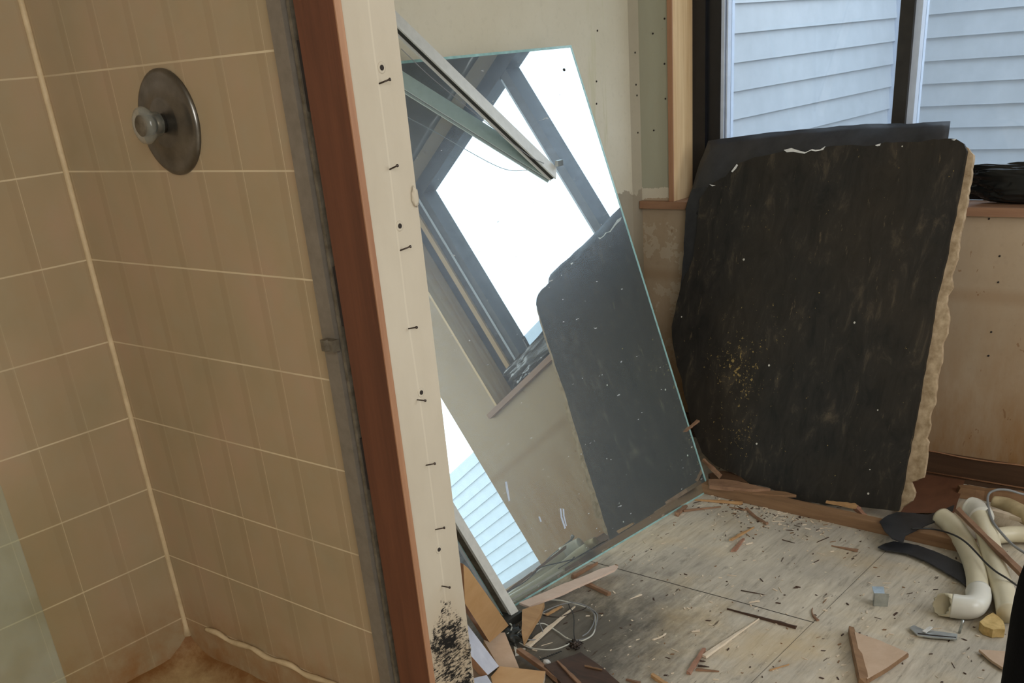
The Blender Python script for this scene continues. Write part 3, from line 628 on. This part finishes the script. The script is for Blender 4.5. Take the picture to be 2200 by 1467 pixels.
fstick(z6(790, 635), z6(960, 668), .002, .005, .004, M['redwood'], 'hair-thin dark sliver between the tan stick and the bent brown one', seed=6)
fstick(z6(950, 655), z6(1135, 790), .009, .008, .006, M['redwood'], 'bent brown splinter pointing away from the lumber strip', seed=7, bend=.006)
fstick(z6(800, 940), z6(1015, 818), .009, .004, .006, M['tanw'], 'tan stick mid floor, upper one of a crossed pair', z=.006, seed=8)
fstick(z6(830, 1035), z6(920, 925), .014, .008, .005, M['copper'], 'pinkish flat chip under the tan mid-floor stick', seed=9)
fstick(z6(1085, 618), z6(1200, 630), .007, .004, .004, M['tanw'], 'small tan chip touching the front of the lumber strip', seed=10)
fstick(z6(1720, 985), z6(1960, 1032), .003, .013, .004, M['redwood'], 'leaf-shaped brown splinter with pointed tail on the open floor', seed=11)
fstick(z6(1670, 592), z6(1945, 640), .006, .016, .012, M['tanw'], 'orange tan stub resting on the lumber strip near the board corner', z=.034, seed=12)
fstick(z6(1930, 640), z6(2040, 750), .016, .010, .012, M['copper'], 'pinkish copper coloured chip hanging off the lumber strip end', z=.022, zb=.008, seed=13)
cm = onpl(1487, 916, BR + MN * .004, MN)
tag(stick('wood_splinter', cm + U * .036 + Vector((0, 0, -.006)), cm - U * .032 + Vector((.0, 0, .006)), .007, .012, .006, M['redwood'], seed=14), 'short reddish chip caught on the right edge of the mirror', 'splinter')
fstick(z4(890, 836), z4(1482, 1000), .002, .008, .007, M['darkw'], 'long dark brown splinter lying mid floor near the crack', z=.001, seed=15)
fstick(z4(695, 1248), z4(1162, 920), .013, .002, .007, M['pinew'], 'long pale pointed splinter touching the dark brown splinter', seed=16)
fstick(z4(555, 1398), z4(690, 1190), .010, .008, .008, M['copper'], 'short pinkish stick beside the pale pointed splinter', seed=17)
fstick(z4(620, 1358), z4(820, 1372), .008, .002, .005, M['redwood'], 'small dark red splinter right of the short pinkish stick', seed=18)
fstick(z4(640, 1325), z4(735, 1333), .005, .001, .004, M['darkw'], 'tiny black splinter just above the small dark red one', seed=19)
fstick(z4(655, 1282), z4(705, 1285), .004, .001, .003, M['darkw'], 'tiny black splinter at the wide end of the pale splinter', seed=20)
fstick(z4(245, 1412), z4(370, 1500), .010, .010, .008, M['tanw'], 'tan stick cut off by the bottom picture edge', seed=21)
fstick(z4(20, 1442), z4(140, 1480), .004, .009, .006, M['redwood'], 'brown splinter left of the tan stick at the bottom edge', seed=22)
fstick(z4(1622, 828), z4(1668, 935), .002, .006, .004, M['redwood'], 'small curved brown splinter at the end of the floor crack', seed=23, bend=.006)
fstick(z4(1255, 1362), z4(1420, 1312), .003, .002, .003, M['tanw'], 'thin tan sliver near the bottom centre right', seed=24)
fstick(z4(50, 750), z4(150, 712), .001, .006, .003, M['pinew'], 'white pointed chip left of the floor crack', seed=25)
fstick(z4(250, 1100), z4(365, 1045), .004, .003, .003, M['pinew'], 'white curved chip left of the pale pointed splinter', seed=26, bend=.003)
fstick(z4(1078, 778), z4(1168, 765), .003, .005, .003, M['pinew'], 'small white chip above the long dark splinter', seed=27)
fstick(z4(585, 1028), z4(652, 1022), .003, .007, .003, M['pinew'], 'small white chip left of the pale splinter tip', seed=28)
fstick(z4(1050, 280), z4(1105, 265), .004, .006, .003, M['pinew'], 'small pale chip beside the pinkish flat chip', seed=29)
fstick(z4(1360, 238), z4(1470, 268), .002, .001, .002, M['darkw'], 'hair-thin dark twig behind the floor crack', seed=30)
fstick(z4(1010, 675), z4(1215, 712), .003, .001, .002, M['darkw'], 'long thin dark twig just above the floor crack', seed=31)

# ------------------------------------------------------------------ left foreground pile
Z3 = lambda P: Z(P, 3.791, 940, 1080)
def inpl(P, A, B_, C_):
    """outline drawn on the plane through three 3D points"""
    n = (B_ - A).cross(C_ - A).normalized(); return [onpl(x, y, A, n) for x, y in P], n
lath = Z3([(665, 812), (745, 842), (850, 800), (1000, 745), (1200, 652), (1330, 595), (1440, 545), (1470, 512), (1440, 505), (1330, 535), (1200, 592), (1000, 668), (850, 735)])
tag(floor_piece('wood_lath', lath, .022, .006, M['copper'], step=10, amp=.4, tilt=lambda x, y: 0), 'long whitish pink lath lying along the bottom edge of the mirror', 'wood lath')
bpy.data.objects['wood_lath'].data.materials[0] = mat_wood('whitish_pink_wood', (196, 168, 150), (222, 200, 184), (.3, .3, 1), .6, 40)
fstick(z3(1100, 615), z3(1300, 500), .012, .006, .012, M['redwood'], 'reddish stick half hidden between mirror and pink lath', seed=32)
fstick(z3(1185, 655), z3(1398, 755), .011, .010, .010, M['redwood'], 'brown stick poking out from under the pink lath', seed=33, cat='stick', name='wood_stick')
wedge = Z3([(690, 870), (760, 845), (870, 812), (840, 900), (790, 975), (745, 1050), (700, 1132), (685, 1060)])
tag(floor_piece('wood_wedge', wedge, .03, .012, M['tanw'], step=10, amp=.6), 'upright orange pine wedge below the end of the pink lath', 'wood scrap')
fstick(z3(730, 1180), z3(1118, 850), .015, .003, .007, M['pinew'], 'long pale pointed splinter lying inside the coil of cord', z=.004, seed=34)
fstick(z3(880, 925), z3(1010, 850), .006, .005, .006, M['tanw'], 'short tan splinter behind the pale one inside the coil', seed=35)
fstick(z3(665, 1215), z3(1060, 1500), .013, .016, .012, M['redwood'], 'reddish brown stick beside the dark plank at the bottom edge', z=.012, seed=36, cat='stick', name='wood_stick')
# coil of cord
c1 = [(905,788),(1000,795),(1090,815),(1180,840),(1250,870),(1285,930),(1285,1010),(1265,1070),(1210,1110),(1150,1125),(1060,1105),(980,1050),(900,1000),(850,982),(760,1000),(680,1040),(640,1090),(660,1130),(740,1175),(860,1195),(960,1192),(1050,1160),(1080,1140)]
c3 = [(1070,800),(1150,825),(1230,850),(1300,910),(1290,1000),(1262,1065),(1215,1100),(1120,1122)]
c2 = [(1180,1085),(1230,1050),(1275,970),(1270,890),(1210,840),(1120,815),(1020,825),(920,860),(850,900),(828,950),(838,1000),(855,1040),(850,1085),(800,1115),(730,1110),(680,1070),(655,1020),(660,990)]
coil = empty('cord_coil', 'loose coil of thin grey white cord on the dark floor patch', 'cord', loc=fl(*z3(1050, 980)))
adopt(tube('cord_loop', [fl(*z3(x, y), .004 + .010 * (.5 + .5 * math.sin(i))) for i, (x, y) in enumerate(c1)], .0017, M['whitecord'], sides=6), coil)
adopt(tube('cord_loop', [fl(*z3(x, y), .006 + .010 * (.5 + .5 * math.cos(i * 1.3))) for i, (x, y) in enumerate(c2)], .0014, M['greycord'], sides=6), coil)
adopt(tube('cord_loop', [fl(*z3(x, y), .010) for x, y in c3], .0012, M['greycord'], sides=6), coil)
adopt(tube('cord_end', [fl(*z3(x, y), .008) for x, y in ((1065, 800), (1075, 850), (1100, 890), (1112, 960), (1110, 1050), (1120, 1120), (1150, 1170), (1120, 1190))], .0011, M['darkcord'], sides=6), coil)
adopt(tube('cord_end', [fl(*z3(x, y), .008) for x, y in ((860, 915), (930, 928), (1010, 925), (1090, 895), (1180, 870), (1230, 850), (1300, 910))], .0012, M['nail'], sides=6), coil)
tag(tube('wire_spring', [fl(*z3(820 + k * 9, 1283 - k * 3.6 + (3 if k % 2 else -3)), .004 + .003 * (k % 2)) for k in range(22)], .0012, M['darkcord'], sides=5, per=3), 'dark twisted wire beside the dark plank', 'wire')
tag(blob('wire_tangle', fl(*z3(1120, 1150), .008), .014, .012, .007, .9, 4, M['nail'], sub=4, seed=5, flat=.001), 'small knot of rusty wire at the front of the cord coil', 'wire')
tag(blob('plaster_lump', fl(*z3(890, 1298), .004), .010, .007, .006, .4, 3, M['torn'], sub=3, seed=8, flat=.001), 'small white lump touching the tip of the dark plank', 'plaster lump')
fstick(z3(625, 1198), z3(715, 1192), .006, .003, .004, M['pvcw'], 'white plastic sliver at the left foot of the coil', seed=37, cat='plastic sliver', name='plastic_sliver')
fstick(z3(632, 1180), z3(650, 1245), .006, .008, .005, M['pvcw'], 'white square plastic scrap under the white sliver', seed=38, cat='plastic scrap', name='plastic_scrap')
# dark plank
Aa = fl(*z3(870, 1325), .022)
pl = Z3([(868, 1322), (975, 1288), (1165, 1215), (1330, 1330), (1500, 1480), (1620, 1600), (1150, 1640), (1040, 1500)])
dp = empty('stained_plank', 'dark stained plank with a split end at the bottom edge', 'plank', loc=fl(*z3(1150, 1420)))
adopt(floor_piece('plank', pl, .024, .022, M['darkw'], step=12, amp=.7), dp)
adopt(stick('split_sliver', fl(*z3(975, 1290), .025), fl(*z3(1160, 1480), .025), .004, .010, .004, M['redwood'], seed=41), dp)
adopt(stick('knot_sliver', fl(*z3(1200, 1330), .025), fl(*z3(1340, 1362), .025), .004, .003, .003, M['lumber'], seed=42), dp)
# boards leaning in the gap behind the wall end
def pboard(name, P, zs, th, mt, label, cat):
    """board given by pixel outline and a height for each corner (first three fix its plane)"""
    A = [fl(P[i][0], P[i][1], zs[i]) for i in range(3)]; pts, n = inpl(P, *A)
    if n.z < 0: n = -n
    return tag(slab(name, pts, -n * th, mt), label, cat)
pboard('cabinet_board', Z3([(530, 975), (375, 1112), (165, 790), (150, 470), (192, 505)]), (.05, .062, .28), .016, [M['tanboard'], M['paleedge']], 'tan wooden board leaning beside the metal door frame', 'board')
pboard('cabinet_board', Z3([(665, 1345), (500, 1335), (375, 1120), (430, 1062), (548, 1055)]), (.022, .028, .04), .014, [M['pinkboard'], M['tanboard']], 'pinkish fibreboard lying in front of the tan leaning board', 'board')
pboard('laminate_board', Z3([(500, 1330), (410, 1402), (215, 1180), (200, 960), (240, 985)]), (.06, .075, .15), .016, [M['laminate'], M['paleedge']], 'pale blue grey laminate board leaning beside the wall end', 'board')
pboard('laminate_board', Z3([(400, 1402), (500, 1560), (250, 1560), (240, 1440)]), (.085, .075, .09), .014, [M['laminate'], M['paleedge']], 'pale laminate board cut off by the bottom edge beside the mould', 'board')
pboard('particle_board', Z3([(510, 1330), (880, 1372), (840, 1560), (470, 1560), (435, 1415)]), (.055, .045, .05), .018, [M['tanboard'], M['pinew']], 'tan board with white front edge at the bottom picture edge', 'board')
pboard('cabinet_board', Z3([(400, 1400), (280, 1480), (235, 1300), (215, 1120), (260, 1140)]), (.045, .045, .09), .01, M['pinkboard'], 'cream board behind the black mould at the wall foot', 'board')
tag(tube('plug_cord', [fl(*z3(x, y), .012) for x, y in ((560, 1075), (590, 1050), (607, 1010), (590, 985), (560, 980))], .0022, M['whitecord'], sides=6), 'short white cord end under the metal frame foot', 'cord')
tag(blob('dirt_clump', fl(*z3(600, 1080), .008), .035, .035, .008, .7, 3, M['raildark'], sub=4, seed=11, flat=.0005), 'black clump of dirt below the metal frame foot', 'dirt')

# ------------------------------------------------------------------ right side trash
# brown plywood offcut leaning on the baseboard
A = fl(*z5(500, 300), .02); Bq = fl(*z5(840, 300), .02); Cq = onax(*z5(905, 110), 1, 2.90)
pts, n_ = inpl(Z([(480, 320), (500, 180), (560, 90), (700, 42), (800, 70), (912, 104), (885, 190), (858, 265), (845, 320)], 3.141, 1780, 1000), A, Bq, Cq)
tag(slab('plywood_offcut', pts, (0, .012, 0), M['brownply']), 'reddish brown plywood offcut leaning between black board and baseboard', 'board')
# horizontal brown strip behind the pipes
pa = onax(*z5(880, 62), 1, 2.90); 
fstick(z5(880, 205), z5(1400, 262), .03, .03, .03, M['lumber'], 'brown wood block behind the pipe fittings', seed=50, cat='wood block', name='wood_block')
# tar paper scraps
def sheet(name, P, hs, mt, label, cat):
    n = len(P); pts = [fl(*z5(x, y), h) for (x, y), h in zip(P, hs)]; return tag(slab(name, pts, (0, 0, -.002), mt), label, cat)
tag(floor_piece('tar_paper_scrap', Z([(345, 375), (400, 335), (480, 312), (560, 318), (660, 332), (740, 310), (850, 265), (840, 300), (760, 360), (680, 392), (600, 430), (520, 470), (505, 520), (430, 490), (380, 440)], 3.141, 1780, 1000), .040, .003, M['tar'], step=8, amp=.7), 'creased black tar paper scrap lying over the lumber strip end', 'tar paper')
tag(floor_piece('tar_paper_scrap', Z([(332, 548), (380, 525), (440, 510), (520, 520), (600, 535), (700, 570), (800, 612), (880, 650), (925, 680), (935, 810), (860, 760), (780, 712), (670, 650), (560, 602), (470, 580), (390, 570)], 3.141, 1780, 1000), .010, .003, M['tar'], step=8, amp=.5), 'curved black tar paper strip on the floor left of the pipes', 'tar paper')
# pipes
R1 = .0245
p1 = [fl(*z5(x, y), z) for x, y, z in ((760, 345, .045), (830, 400, .042), (905, 500, .032), (965, 620, .026), (1000, 740, .0255), (1008, 860, .0255))]
pipe1 = empty('drain_pipe', 'curved cream drain pipe ending in a white elbow on the floor', 'pipe', loc=p1[3])
adopt(tube('pipe', p1, R1, M['pvc'], sides=24), pipe1)
e_ = [fl(*z5(x, y), .0285) for x, y in ((1010, 850), (1010, 905), (975, 950), (910, 955), (830, 945))]
adopt(tube('elbow', e_, .0275, M['pvcw'], sides=24, hollow=True), pipe1)
en = e_[-1]; dd = (e_[-1] - e_[-2]).normalized()
be = adopt(tube('broken_end', [en - dd * .003, en + dd * .020], .0268, M['pvc'], per=1, sides=24, hollow=True), pipe1)
tocam = (EYE - en); tocam = (tocam - dd * tocam.dot(dd)).normalized()
for v in be.data.vertices:
    h = (v.co - en).dot(dd)
    if h > .01: v.co -= dd * ((v.co - en).dot(tocam) * .75 + .0025 * math.sin(v.index * 2.7))
p2 = [fl(*z5(x, y), z) for x, y, z in ((1010, 330, .075), (1045, 400, .07), (1080, 500, .055), (1110, 620, .042), (1150, 760, .034), (1190, 880, .028), (1215, 1000, .026))]
pipe2 = empty('drain_pipe', 'straight cream drain pipe with a ribbed collar, right of the elbow pipe', 'pipe', loc=p2[3])
adopt(tube('pipe', p2, .0245, M['pvc'], sides=24), pipe2)
c_ = [fl(*z5(x, y), .075) for x, y in ((950, 275), (985, 290), (1018, 318), (1032, 355))]
adopt(tube('collar', c_, .030, M['pvcw'], sides=24, rf=lambda t: .86 + .14 * t), pipe2)
p3 = [fl(*z5(x, y), .03) for x, y in ((1110, 480), (1180, 468), (1260, 462), (1400, 465))]
tag(tube('drain_pipe', p3, .021, M['pvc'], sides=20), 'cream pipe lying crosswise at the right picture edge', 'pipe')
p4 = [fl(*z5(x, y), .06) for x, y in ((1110, 240), (1200, 262), (1300, 320), (1420, 380))]
tag(tube('drain_pipe', p4, .020, mat_plain('beige_split_pipe', (196, 178, 140), .5, var=14), sides=18, rf=lambda t: .7 + .6 * t), 'beige split pipe at the back of the pile under the baseboard', 'pipe')
fstick(z5(1095, 320), z5(1400, 400), .020, .016, .012, M['pinew'], 'pale splintered stick between the crosswise pipe and the split pipe', z=.05, seed=51, cat='stick', name='wood_stick')
fstick(z5(868, 308), z5(1310, 745), .014, .016, .010, M['redwood'], 'long brown stick lying across the straight drain pipe', z=.088, zb=.055, seed=52, cat='stick', name='wood_stick')
tag(tube('dark_cable', [fl(*z5(x, y), z) for x, y, z in ((560, 425, .045), (640, 425, .045), (740, 435, .045), (850, 470, .075), (930, 520, .07), (1000, 590, .062), (1060, 655, .062), (1130, 715, .064), (1210, 765, .062), (1300, 830, .02))], .0022, M['darkcord'], sides=6), 'thin dark cable draped over both drain pipes', 'cable')
tag(tube('grey_cord', [fl(*z5(x, y), z) for x, y, z in ((1400, 215, .10), (1300, 190, .11), (1210, 165, .12), (1130, 165, .12), (1078, 200, .11), (1080, 290, .10), (1110, 380, .09), (1180, 470, .07), (1250, 540, .06), (1340, 600, .05))], .0032, M['greycord'], sides=8), 'looping grey cord at the right edge above the pipes', 'cord')
tag(floor_piece('foam_chunk', Z([(1020, 1052), (1065, 1015), (1110, 990), (1150, 1020), (1180, 1050), (1192, 1104), (1110, 1106), (1050, 1085)], 3.141, 1780, 1000), .022, .021, M['foam'], step=8, amp=.8), 'yellow foam chunk on the floor below the drain pipe elbow', 'foam chunk')
# triangular wood offcut
tri = empty('wood_offcut', 'triangular pinkish wood offcut with dark split edge on the open floor', 'wood scrap', loc=fl(1870, 1420))
adopt(floor_piece('offcut_face', Z([(175, 1120), (350, 1180), (535, 1262), (400, 1360), (262, 1440), (215, 1290)], 3.141, 1780, 1000), .020, .012, [M['pinkboard'], M['lumber']], step=14, amp=.5), tri)
adopt(stick('split_edge', fl(*z5(150, 1120), .002), fl(*z5(235, 1490), .002), .013, .020, .022, M['lumber'], seed=55), tri)
adopt(stick('split_edge', fl(*z5(530, 1285), .002), fl(*z5(255, 1462), .002), .008, .012, .010, M['redwood'], seed=56), tri)
tag(floor_piece('wood_scrap', Z([(1015, 1240), (1090, 1245), (1200, 1252), (1200, 1375), (1110, 1320)], 3.141, 1780, 1000), .010, .006, M['pinkboard'], step=12, amp=.6), 'flat pinkish wood scrap touching the black fabric at right', 'wood scrap')
# metal brackets
b1 = empty('metal_bracket', 'small square zinc bracket standing on the open floor', 'bracket', loc=fl(*z5(345, 950)))
O = fl(*z5(300, 948)); Rr = fl(*z5(400, 952)) - O; Rn = Rr.normalized(); Bk = Vector((-Rn.y, Rn.x, 0)); Lb = Rr.length; Hh = .033
adopt(slab('front_plate', [O, O + Rn * Lb, O + Rn * Lb + Vector((0, 0, Hh)), O + Vector((0, 0, Hh))], Bk * .002, M['steel']), b1)
adopt(slab('side_plate', [O, O + Bk * .028, O + Bk * .028 + Vector((0, 0, Hh)), O + Vector((0, 0, Hh))], Rn * .002, M['steel']), b1)
adopt(slab('top_tab', [O + Vector((0, 0, Hh)), O + Rn * Lb * .7 + Vector((0, 0, Hh)), O + Rn * Lb * .7 + Bk * .026 + Vector((0, 0, Hh + .004)), O - Rn * .004 + Bk * .026 + Vector((0, 0, Hh + .004))], (0, 0, .0015), M['steel']), b1)
b2 = empty('metal_latch', 'shiny flat metal latch with an upright pin on the floor', 'latch', loc=fl(*z5(720, 1150)))
adopt(floor_piece('latch_plate', Z([(548, 1092), (575, 1075), (640, 1105), (700, 1112), (870, 1135), (868, 1170), (700, 1158), (600, 1142)], 3.141, 1780, 1000), .008, .003, M['steel']), b2)
adopt(floor_piece('latch_slot', Z([(600, 1128), (700, 1140), (860, 1156), (862, 1160), (700, 1147), (605, 1136)], 3.141, 1780, 1000), .0086, .0004, M['hole']), b2)
g = fl(*z5(882, 1130)); adopt(tube('pin', [g, g + Vector((.004, .0, .034))], .0030, M['steel'], per=1, sides=8), b2)
adopt(stick('latch_tab', fl(*z5(640, 1130), .008), fl(*z5(692, 1092), .014), .010, .008, .003, M['torn'], seed=57), b2)

# black garment or bag at the right edge
tag(blob('black_fabric', (-.09, 1.44, .36), .209, .17, .37, .04, 1.0, M['cloth'], sub=5, seed=2, flat=.0, sq=.58), 'black fabric bundle cut off by the right picture edge', 'fabric bundle')

# cloudy shower glass at lower left
gp = fl(140, 1467, .12)
tag(slab('shower_glass', [(-1.50, .578, .10), (-1.50, .02, .10), (-1.50, .02, .72), (-1.50, .578, .72)], (.005, 0, 0), M['frost']), 'cloudy greenish shower glass panel standing at the lower left', 'glass panel')

# nail heads and scars on the back wall and the green board beside the window
for (x, y), ax, v in (((1283, 66), 0, -1.915), ((1281, 175), 0, -1.915), ((1281, 223), 0, -1.915), ((1364, 113), 0, -1.915), ((1366, 182), 0, -1.915), ((1368, 205), 0, -1.915), ((1370, 285), 0, -1.915), ((1403, 72), 1, WY), ((1428, 40), 1, WY), ((1428, 137), 1, WY), ((1430, 212), 1, WY), ((1405, 280), 1, WY),
                      ((2148, 550), 1, WY), ((2145, 606), 1, WY), ((2130, 713), 1, WY), ((2124, 764), 1, WY), ((2125, 470), 1, WY)):
    c = onax(x, y, ax, v); d = Vector((1, 0, 0)) if ax == 0 else Vector((0, -1, 0)); s_ = tube('nail_head', [c, c + d * .002], .0026, M['hole'], per=1, sides=8)
    s_.parent = bpy.data.objects['wall_back' if ax == 0 else 'wall_window']

# countless crumbs and shavings
rnd = random.Random(5); bm = bmesh.new(); cols = 3
for k in range(900):
    x = rnd.uniform(-1.45, -.35); y = rnd.uniform(1.35, 2.5)
    if rnd.random() < .35: x = rnd.gauss(-1.2, .15); y = rnd.gauss(2.45, .06)
    if x < -1.42: continue
    s_ = rnd.uniform(.0012, .0045) * (1.5 if rnd.random() < .08 else 1); L = s_ * rnd.uniform(1, 3.5); a = rnd.uniform(0, math.pi); h = rnd.uniform(.0006, .002)
    if rnd.random() < .25: L *= 2.2; s_ *= .4
    ca, sa = math.cos(a), math.sin(a); vs = []
    for u, v_ in ((-L, -s_), (L * rnd.uniform(.6, 1), -s_ * .6), (L, s_), (-L * .7, s_ * rnd.uniform(.5, 1))):
        vs.append((x + u * ca * .5 - v_ * sa * .5, y + u * sa * .5 + v_ * ca * .5))
    A = [bm.verts.new((p[0], p[1], .0004)) for p in vs]; B_ = [bm.verts.new((p[0], p[1], .0004 + h)) for p in vs]
    mi = rnd.choice((0, 0, 0, 1, 2, 2))
    for f in ([A[3], A[2], A[1], A[0]], B_, [A[0], A[1], B_[1], B_[0]], [A[1], A[2], B_[2], B_[1]], [A[2], A[3], B_[3], B_[2]], [A[3], A[0], B_[0], B_[3]]):
        bm.faces.new(f).material_index = mi
tag(obj('wood_shavings', bm, [M['pinew'], M['lumber'], M['darkw']]), 'tiny shavings and crumbs scattered over the plywood floor', 'shavings', kind='stuff')
